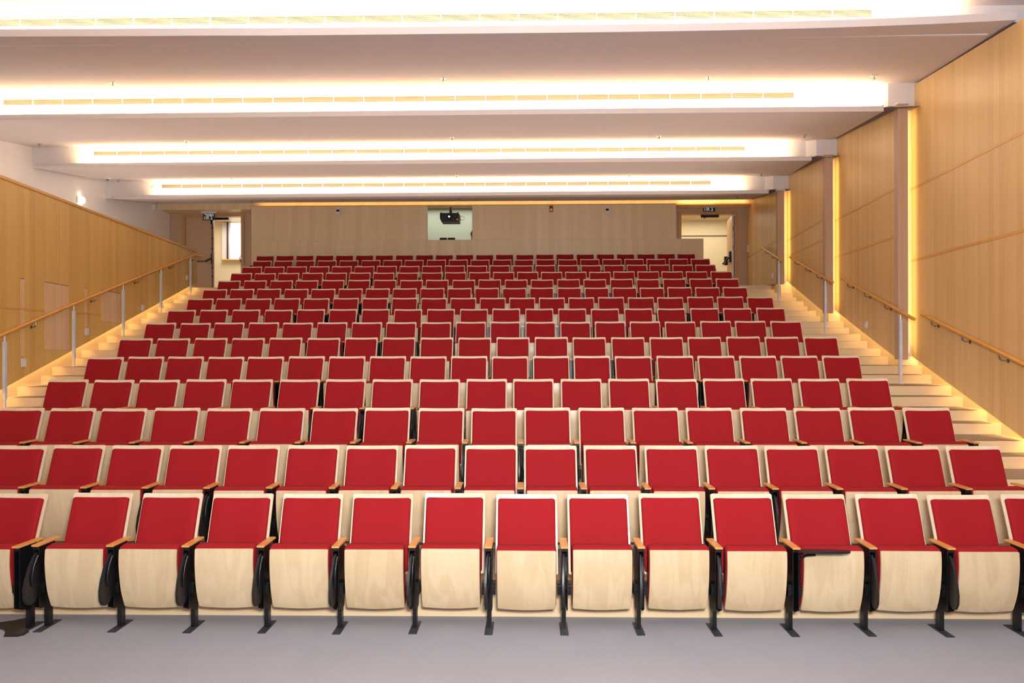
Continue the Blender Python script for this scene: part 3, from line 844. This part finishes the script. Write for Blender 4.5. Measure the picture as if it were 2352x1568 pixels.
exit_sign(-8.97, 19.6, 5.765, 'green exit sign hanging over the half-closed double door')
exit_sign(5.19, 19.75, 5.955, 'green exit sign half hidden by the beam over the open door')

# ------------------------------------------------------------------ doors
def frame(parent, x0, x1, zt, w=.09):
    m = MB(); y0, y1 = YD - .03, YD + .16
    m.box(x0 - w, x0, y0, y1, TOPZ - .2, zt + w); m.box(x1, x1 + w, y0, y1, TOPZ - .2, zt + w); m.box(x0, x1, y0, y1, zt, zt + w)
    m.build('door_frame', M['maple2'], parent)
M['maple2'] = veneer('door frame wood', 'X', srgb(186, 138, 92), srgb(206, 160, 112), .3, .4, .4, 0)
M['doorleaf'] = veneer('door leaf', 'X', srgb(196, 156, 122), srgb(214, 176, 142), .5, .4, .4, 0)
d1 = struct('door_1'); frame(d1, -9.79, -8.17, 5.92)
leaf = MB().box(-9.79, -8.985, YD + .03, YD + .08, TOPZ, 5.92).build('door_leaf', M['doorleaf'], d1)
mm = MB(); mm.box(-9.035, -9.0, YD - .04, YD + .03, 4.55, 4.86); mm.tube([(-9.02, YD - .04, 4.72), (-9.10, YD - .09, 4.66), (-9.16, YD - .09, 4.63)], .025, 8)
mm.tube([(-9.16, YD - .09, 4.63), (-9.74, YD - .07, 4.63)], .014, 8)
mm.build('panic_bar', M['black'], leaf, smooth=50)
mm = MB(); mm.tube([(-9.018, YD + .01, TOPZ + .02), (-9.018, YD + .01, 5.85)], .011, 6)
for z in (4.2, 4.45, 5.0, 5.3, 5.6): mm.box(-9.035, -9.0, YD - .006, YD + .03, z - .02, z + .02)
mm.box(-9.05, -8.99, YD - .02, YD + .03, 5.70, 5.84)
mm.build('bolt_rod', M['black'], leaf)
MB().box(-8.99, -8.55, YD + .02, YD + .09, 5.84, 5.90).build('door_closer', M['black'], d1, bevel=.006)
mm = MB(); mm.tube([(-8.20, YD + .10, 4.62), (-8.245, YD + .10, 4.66), (-8.25, YD + .10, 4.76), (-8.21, YD + .10, 4.83)], .014, 8); mm.build('pull_handle', M['black'], d1, smooth=60)
MB().box(-8.19, -8.14, YD + .16, YD + .95, TOPZ, 5.90).build('door_leaf', M['doorleaf'], d1)
d2 = struct('door_2'); frame(d2, 4.44, 5.94, 5.905)
# leaf swung away, seen nearly edge on
leaf = MB().hexa([(5.925, YD + .02, TOPZ), (5.87, YD + .02, TOPZ), (6.00, YD + .92, TOPZ), (6.055, YD + .92, TOPZ)],
                 [(5.925, YD + .02, 5.87), (5.87, YD + .02, 5.87), (6.00, YD + .92, 5.87), (6.055, YD + .92, 5.87)]).build('door_leaf', M['maple2'], d2)
mm = MB(); mm.box(5.87, 5.925, YD + .005, YD + .02, TOPZ, 5.86); mm.build('edge_plate', M['steel'], leaf)
mm = MB()
for z in (4.10, 4.95, 5.5): mm.box(5.895, 5.945, YD - .005, YD + .02, z - .06, z + .06)
mm.build('hinges', M['chrome'], d2)
mm = MB(); mm.tube([(5.86, YD + .12, 4.70), (5.77, YD + .10, 4.66), (5.73, YD + .12, 4.58)], .026, 8); mm.box(5.82, 5.87, YD + .06, YD + .16, 4.55, 4.86)
mm.tube([(5.73, YD + .12, 4.58), (5.86, YD + .75, 4.58)], .014, 8); mm.box(5.87, 5.96, YD + .72, YD + .80, 4.55, 4.8); mm.tube([(5.93, YD + .75, 4.70), (5.82, YD + .75, 4.58)], .024, 8)
mm.build('panic_bar', M['black'], leaf, smooth=50)
mm = MB(); mm.box(5.00, 5.52, YD + .05, YD + .12, 5.83, 5.895); mm.tube([(5.12, YD + .08, 5.83), (5.12, YD + .08, 5.81)], .03, 10); mm.build('door_closer', M['black'], d2, bevel=.0)

# rooms behind the doors
def room(name, x0, x1, y0, y1, z1, mat, mc):
    s = struct(name)
    MB().box(x0, x1, y1, y1 + .1, TOPZ - .3, z1 + .3).build('rear_face', mat, s)
    MB().box(x0 - .1, x0, y0, y1 + .1, TOPZ - .3, z1 + .3).build('side_face', mat, s)
    MB().box(x1, x1 + .1, y0, y1 + .1, TOPZ - .3, z1 + .3).build('side_face', mat, s)
    MB().box(x0, x1, y0, y1, z1, z1 + .1).build('ceiling_panel', mc, s)
    return s
s = room('wall_foyer', 3.9, 7.15, YD + .16, 22.6, 6.22, M['cream'], M['maple'])
MB().box(3.9, 7.15, 22.56, 22.6, 5.72, 5.74).build('shadow_joint', M['grille'], s)
s = room('wall_corridor', -10.9, -7.6, YD + .16, 22.4, 6.22, M['cream'], M['maple'])
w = struct('window_1')
MB().box(-9.53, -7.7, 22.36, 22.395, 5.02, 6.19).build('pane', M['pane'], w)
mm = MB(); mm.box(-9.80, -9.63, 22.33, 22.395, 5.0, 6.20); mm.build('window_reveal', M['white'], w)
mm = MB(); mm.box(-9.63, -9.58, 22.30, 22.395, 5.0, 6.20); mm.build('window_frame', M['foot'], w)
mm = MB(); mm.box(-9.58, -9.52, 22.31, 22.395, 5.0, 6.20); mm.build('window_frame', M['steel'], w)
MB().box(-9.80, -7.7, 22.24, 22.40, 4.97, 5.005).build('window_sill', M['wood_trim'], w)
# control room
s = struct('wall_control_room')
MB().box(-5.5, 1.5, 22.4, 22.5, TOPZ - .3, 7).build('rear_face', M['ctrl'], s)
MB().box(-5.6, -5.5, 19.42, 22.5, TOPZ - .3, 7).build('side_face', M['ctrl'], s)
MB().box(1.5, 1.6, 19.42, 22.5, TOPZ - .3, 7).build('side_face', M['ctrl'], s)
MB().box(-5.5, 1.5, 19.12, 22.4, 6.62, 6.7).build('ceiling_panel', M['wood_x'], s)
r = tag(empty('projector', (-2.19, 20.4, 5.93)), 'dark ceiling projector glowing in the rear wall opening', 'projector')
mm = MB(); mm.prism([(-.29, .10), (-.27, .125), (.24, .125), (.28, .09), (.28, -.02), (.27, -.03), (.27, -.13), (-.23, -.13), (-.25, -.12), (-.29, -.03)], 1, -.17, .25); mm.build('body', M['darkgrey'], r)
mm = MB(); mm.disc((0, -.24, .005), .085, .07, ax=1, n=24); mm.disc((0, -.243, .005), .07, .004, ax=1, n=24); mm.build('lens_barrel', M['black'], r, smooth=40)
MB().disc((-.012, -.25, .005), .022, .006, ax=1, n=16).build('lens_glow', M['lens'], r)
MB().box(.21, .235, -.176, -.169, -.085, -.055).build('status_light', M['redled'], r)
mm = MB(); mm.tube([(0, .03, .12), (0, .03, .45), (0, .03, .69)], .022, 10); mm.box(-.03, .045, 0, .06, .16, .24); mm.build('mount', M['darkgrey'], r)
mm = MB(); mm.tube([(.27, .1, .09), (.36, .1, .07), (.41, .1, .02), (.40, .1, -.02), (.34, .1, -.03), (.26, .1, -.03)], .006, 6); mm.build('cable', M['black'], r, smooth=60)
mm = MB()
for x in (-.26, .23): mm.disc((x, -.1, .12), .022, .03, n=10)
mm.build('adjusting_feet', M['black'], r)
r = tag(empty('control_desk', (-2.25, 20.75, TOPZ)), 'long dark control desk behind the wall opening', 'desk')
MB().box(-1.1, .2, -.35, .35, 1.0, 1.04).build('desk_top', M['darkgrey'], r, bevel=.006)
for x in (-1.0, .12):
    MB().box(x - .03, x + .03, -.3, .3, 0, 1.0).build('leg', M['black'], r)
MB().box(-1.1, .2, -.2, -.18, .5, 1.0).build('modesty_panel', M['darkgrey'], r)
for x, lab in ((-2.416, 'black monitor top behind the opening sill, below the projector body'), (-2.178, 'black monitor top behind the opening sill, nearer the seated person')):
    r = tag(empty('monitor', (x, 20.55, TOPZ + 1.04)), lab, 'monitor', 'monitors on the control desk')
    MB().box(-.108, .108, -.02, .02, .42, .70).build('screen_housing', M['black'], r, bevel=.006)
    mm = MB(); mm.box(-.015, .015, .0, .03, 0, .5); mm.box(-.07, .07, -.06, .09, 0, .012); mm.build('stand', M['black'], r)
r = tag(empty('mixing_console', (-2.36, 20.50, TOPZ + 1.04)), 'low dark console edge lying in front of the two monitors', 'console')
mm = MB(); mm.prism([(-.16, 0), (-.16, .58), (.12, .64), (.12, 0)][::-1], 0, -.33, .33); mm.build('body', M['darkgrey'], r)
mm = MB(); mm.box(-.33, .33, .10, .125, .60, .655); mm.build('rear_rim', M['black'], r)
r.location.y = 20.25; r.scale = (1, .7, .45)

# ------------------------------------------------------------------ the operator behind the opening
def skin_body(name, nodes, edges, mat, parent, loc):
    me = bpy.data.meshes.new(name)
    me.from_pydata([n[:3] for n in nodes], [], [])
    me = bpy.data.meshes.new(name); me.from_pydata([n[:3] for n in nodes], edges, [])
    o = bpy.data.objects.new(name, me); COL.objects.link(o)
    sk = o.modifiers.new('Skin', 'SKIN'); sk.use_smooth_shade = True
    sv = me.skin_vertices[0].data if me.skin_vertices else None
    if sv is None:
        import bmesh
        bm = bmesh.new(); bm.from_mesh(me); bm.verts.layers.skin.verify(); bm.to_mesh(me); bm.free()
        sv = me.skin_vertices[0].data
    for i, n in enumerate(nodes):
        rr = n[3]; sv[i].radius = rr if isinstance(rr, tuple) else (rr, rr)
        sv[i].use_root = (i == 0)
    sb = o.modifiers.new('Sub', 'SUBSURF'); sb.levels = 2; sb.render_levels = 2
    me.materials.append(mat)
    o.location = loc
    if parent: o.parent = parent
    return o
pr = tag(empty('person', (-1.545, 20.75, TOPZ + .27)), 'person in a red top, only head side and shoulder showing at the opening', 'person')
nodes = [(0, .05, .62, (.15, .12)), (0, .03, .85, (.14, .11)), (0, .0, 1.10, (.16, .12)), (0, -.01, 1.28, (.13, .09)), (0, -.02, 1.40, .058), (0, -.03, 1.47, .055), (0, -.045, 1.56, (.072, .085)), (0, -.04, 1.655, (.078, .092)), (0, -.03, 1.73, (.055, .065)),
         (-.19, 0, 1.285, .058), (-.25, -.04, 1.05, .045), (-.22, -.24, .98, .036), (-.19, -.31, .98, .03), (.19, 0, 1.285, .058), (.25, -.04, 1.05, .045), (.22, -.24, .98, .036), (.19, -.31, .98, .03),
         (-.10, .02, .58, .095), (-.12, -.36, .42, .07), (-.12, -.36, -.14, .048), (-.12, -.48, -.22, .04), (.10, .02, .58, .095), (.12, -.36, .42, .07), (.12, -.36, -.14, .048), (.12, -.48, -.22, .04), (0, -.135, 1.60, .014), (-.082, -.03, 1.60, .02), (.082, -.03, 1.60, .02)]
edges = [(0, 1), (1, 2), (2, 3), (3, 4), (4, 5), (5, 6), (6, 7), (7, 8), (3, 9), (9, 10), (10, 11), (11, 12), (3, 13), (13, 14), (14, 15), (15, 16), (0, 17), (17, 18), (18, 19), (19, 20), (0, 21), (21, 22), (22, 23), (23, 24), (7, 25), (7, 26), (7, 27)]
for s, w in ((-1, 12), (1, 16)):                 # fingers and thumb on each hand
    hx, hy, hz = nodes[w][:3]
    for j, (dx, ln) in enumerate(((-.026, .07), (-.009, .08), (.009, .076), (.026, .062))):
        i0 = len(nodes); nodes += [(hx + dx, hy - .055, hz - .004, .0095), (hx + dx * 1.15, hy - .055 - ln * .5, hz - .01, .0085), (hx + dx * 1.2, hy - .055 - ln, hz - .03, .007)]
        edges += [(w, i0), (i0, i0 + 1), (i0 + 1, i0 + 2)]
    i0 = len(nodes); nodes += [(hx - s * .04, hy - .02, hz - .006, .010), (hx - s * .052, hy - .055, hz - .014, .008)]
    edges += [(w, i0), (i0, i0 + 1)]
skin_body('body', nodes, edges, M['skin'], pr, (0, 0, 0))
sn = [(0, .05, .66, (.165, .135)), (0, .03, .85, (.155, .125)), (0, .0, 1.10, (.175, .135)), (0, -.01, 1.275, (.145, .105)), (0, -.02, 1.335, (.085, .08)), (-.19, 0, 1.29, .072), (-.255, -.04, 1.08, .06), (.19, 0, 1.29, .072), (.255, -.04, 1.08, .06)]
skin_body('shirt', sn, [(0, 1), (1, 2), (2, 3), (3, 4), (3, 5), (5, 6), (3, 7), (7, 8)], M['shirt'], pr, (0, 0, 0))
mm = MB()
for x in (-.032, .032): mm.disc((x, -.128, 1.635), .011, -.006, ax=1, n=10)
mm.build('eyes', M['glass'], pr)
tr = [(0, .05, .60, (.165, .13)), (-.10, .02, .58, .105), (-.12, -.36, .42, .082), (-.12, -.36, -.10, .062), (.10, .02, .58, .105), (.12, -.36, .42, .082), (.12, -.36, -.10, .062)]
skin_body('trousers', tr, [(0, 1), (1, 2), (2, 3), (0, 4), (4, 5), (5, 6)], M['darkgrey'], pr, (0, 0, 0))
r = tag(empty('operator_stool', (-1.545, 20.82, TOPZ)), 'dark stool under the seated person behind the opening', 'stool')
MB().disc((0, 0, .58), .2, .05, n=24).build('seat', M['darkgrey'], r)
mm = MB(); mm.disc((0, 0, .02), .03, .56, n=10); mm.disc((0, 0, 0), .22, .03, n=20, r2=.05); mm.build('pedestal', M['black'], r)

# ------------------------------------------------------------------ lights
def area(name, loc, rot, sx, sy, power, col, spread=PI):
    l = bpy.data.lights.new(name, 'AREA'); l.shape = 'RECTANGLE'; l.size = sx; l.size_y = sy
    l.energy = power; l.color = col; l.spread = spread
    o = bpy.data.objects.new(name, l); COL.objects.link(o); o.location = loc; o.rotation_euler = rot
    return o
WARM = (1, .75, .42)
COVE = [(8.36, 5.91, 380), (10.72, 5.735, 280), (13.58, 5.77, 235), (16.26, 5.745, 190)]
for k, (y, z, p) in enumerate(COVE):
    x0, x1 = (-9.0, 5.3) if k < 2 else (-8.75, 5.0)
    if k == 0: x0, x1 = -9.5, 5.0
    # cove tubes: one lamp on the upright face, a second added to widen soffit glow
    area('cove_light', ((x0 + x1) / 2, y, z), (PI - math.radians(15), 0, 0), x1 - x0, .06, p * .2, WARM)
    area('cove_light', ((x0 + x1) / 2, y - .03, z), (PI - math.radians(52), 0, 0), x1 - x0, .06, p * 1.0, WARM, math.radians(136))
area('rear_cove_light', (-1.1, 19.20, 6.045), (PI, 0, 0), 12.6, .08, 15, (1, .62, .22))
area('rear_cove_light', (5.2, 19.2, 6.085), (PI, 0, 0), 1.9, .06, 4, (1, .62, .22))
AMB = (1, .73, .27)
# stair strips: long thin lamps under the panel edges
def strip(p0, p1, power, col, aim):
    p0, p1 = Vector(p0), Vector(p1); d = p1 - p0
    zx = d.normalized(); zz = -Vector(aim); zz = (zz - zx * zz.dot(zx)).normalized(); zy = zz.cross(zx)
    l = bpy.data.lights.new('stair_light', 'AREA'); l.shape = 'RECTANGLE'; l.size = d.length; l.size_y = .025; l.energy = power; l.color = col
    o = bpy.data.objects.new('stair_light', l); COL.objects.link(o)
    m3 = Matrix((zx, zy, zz)).transposed().to_4x4(); m3.translation = (p0 + p1) / 2; o.matrix_world = m3
for k in range(4):
    y0 = max(near[k] + .15, 5.2); y1 = min(far[k] - .02, 16.7)
    xp = lambda y: BAY[k] + KR * y - .045
    strip((xp(y0), y0, PZ(y0) + .035), (xp(y1), y1, PZ(y1) + .035), 1.25 * (y1 - y0), AMB, (.15, 0, -1))
    if k:
        x = BAY[k] - .1 + KR * near[k]
        strip((x + .17, near[k] + .05, PZ(near[k]) + .1), (x + .17, near[k] + .05, 5.7), 3.4, AMB, (1, .5, 0))
strip((plinth_l(4) + .045, 4, PZL(4) + .035), (plinth_l(17.2) + .045, 17.2, PZL(17.2) + .035), 17, AMB, (-.15, 0, -1))
# rooms
area('foyer_light', (5.5, 21.3, 6.18), (0, 0, 0), 2.2, 1.6, 44, (1, .90, .70))
area('corridor_light', (-8.9, 21.2, 6.12), (0, 0, 0), 1.6, 1.4, 48, (1, .92, .80))
area('control_light', (-2.2, 21.6, 6.58), (0, 0, 0), 3.5, 1.2, 34, (.95, 1, .88))
l = bpy.data.lights.new('wall_lamp_light', 'POINT'); l.energy = .3; l.color = (1, .85, .6); l.shadow_soft_size = .04
for dz in (.12, -.12):
    o = bpy.data.objects.new('wall_lamp_light', l); COL.objects.link(o); o.location = (xw(15.4) + .07, 15.4, 5.44 + dz)
# flash beside the camera, then added fill lamps without fixtures
area('flash', (.25, -.15, 2.55), (math.radians(102), 0, math.radians(0)), .5, .4, 500, (.97, .965, 1))
area('added_front_fill', (0, -3.5, 5.6), (math.radians(62), 0, 0), 9, 2.5, 120, (1, .93, .88))  # added front fill from behind the camera, no fixture

area('added_ceiling_fill', (0, -1.2, 3.3), (math.radians(140), 0, 0), 7, .8, 250, (1, .93, .95), math.radians(95))  # added to lift the ceiling panels, unseen source behind the camera
area('added_hall_fill', (-2.4, 13.4, 4.68), (PI, 0, 0), 14, 7, 150, (1, .84, .70))  # added fill above the seats, evens out ceiling and walls
area('added_side_fill', (-9.0, 13.5, 2.6), (PI, 0, 0), .8, 9, 27, (1, .84, .72))  # added fill that brightens the white wall from below
wd = bpy.data.worlds.new('hall'); SC.world = wd; wd.use_nodes = True
bg = wd.node_tree.nodes['Background']; bg.inputs[0].default_value = (1, .90, .82, 1); bg.inputs[1].default_value = .32

# ------------------------------------------------------------------ camera
cam = bpy.data.cameras.new('camera'); co = bpy.data.objects.new('camera', cam); COL.objects.link(co)
cam.sensor_fit = 'HORIZONTAL'; cam.sensor_width = 36; cam.lens = 1600 / 2352 * 36
cam.shift_y = 18 / 2352; cam.clip_start = .05; cam.clip_end = 200
co.matrix_world = Matrix.Translation((0, 0, 2.083)) @ Matrix.Rotation(math.radians(1.1), 4, 'Z') @ Matrix.Rotation(PI / 2, 4, 'X') @ Matrix.Rotation(-.0022, 4, 'Z')
SC.camera = co
SC.view_settings.view_transform = 'Standard'
SC.view_settings.look = 'None'
SC.view_settings.exposure = 0
SC.cycles.use_denoising = True
SC.cycles.max_bounces = 4; SC.cycles.diffuse_bounces = 3; SC.cycles.glossy_bounces = 2
SC.cycles.adaptive_threshold = .08
SC.cycles.sample_clamp_indirect = 6
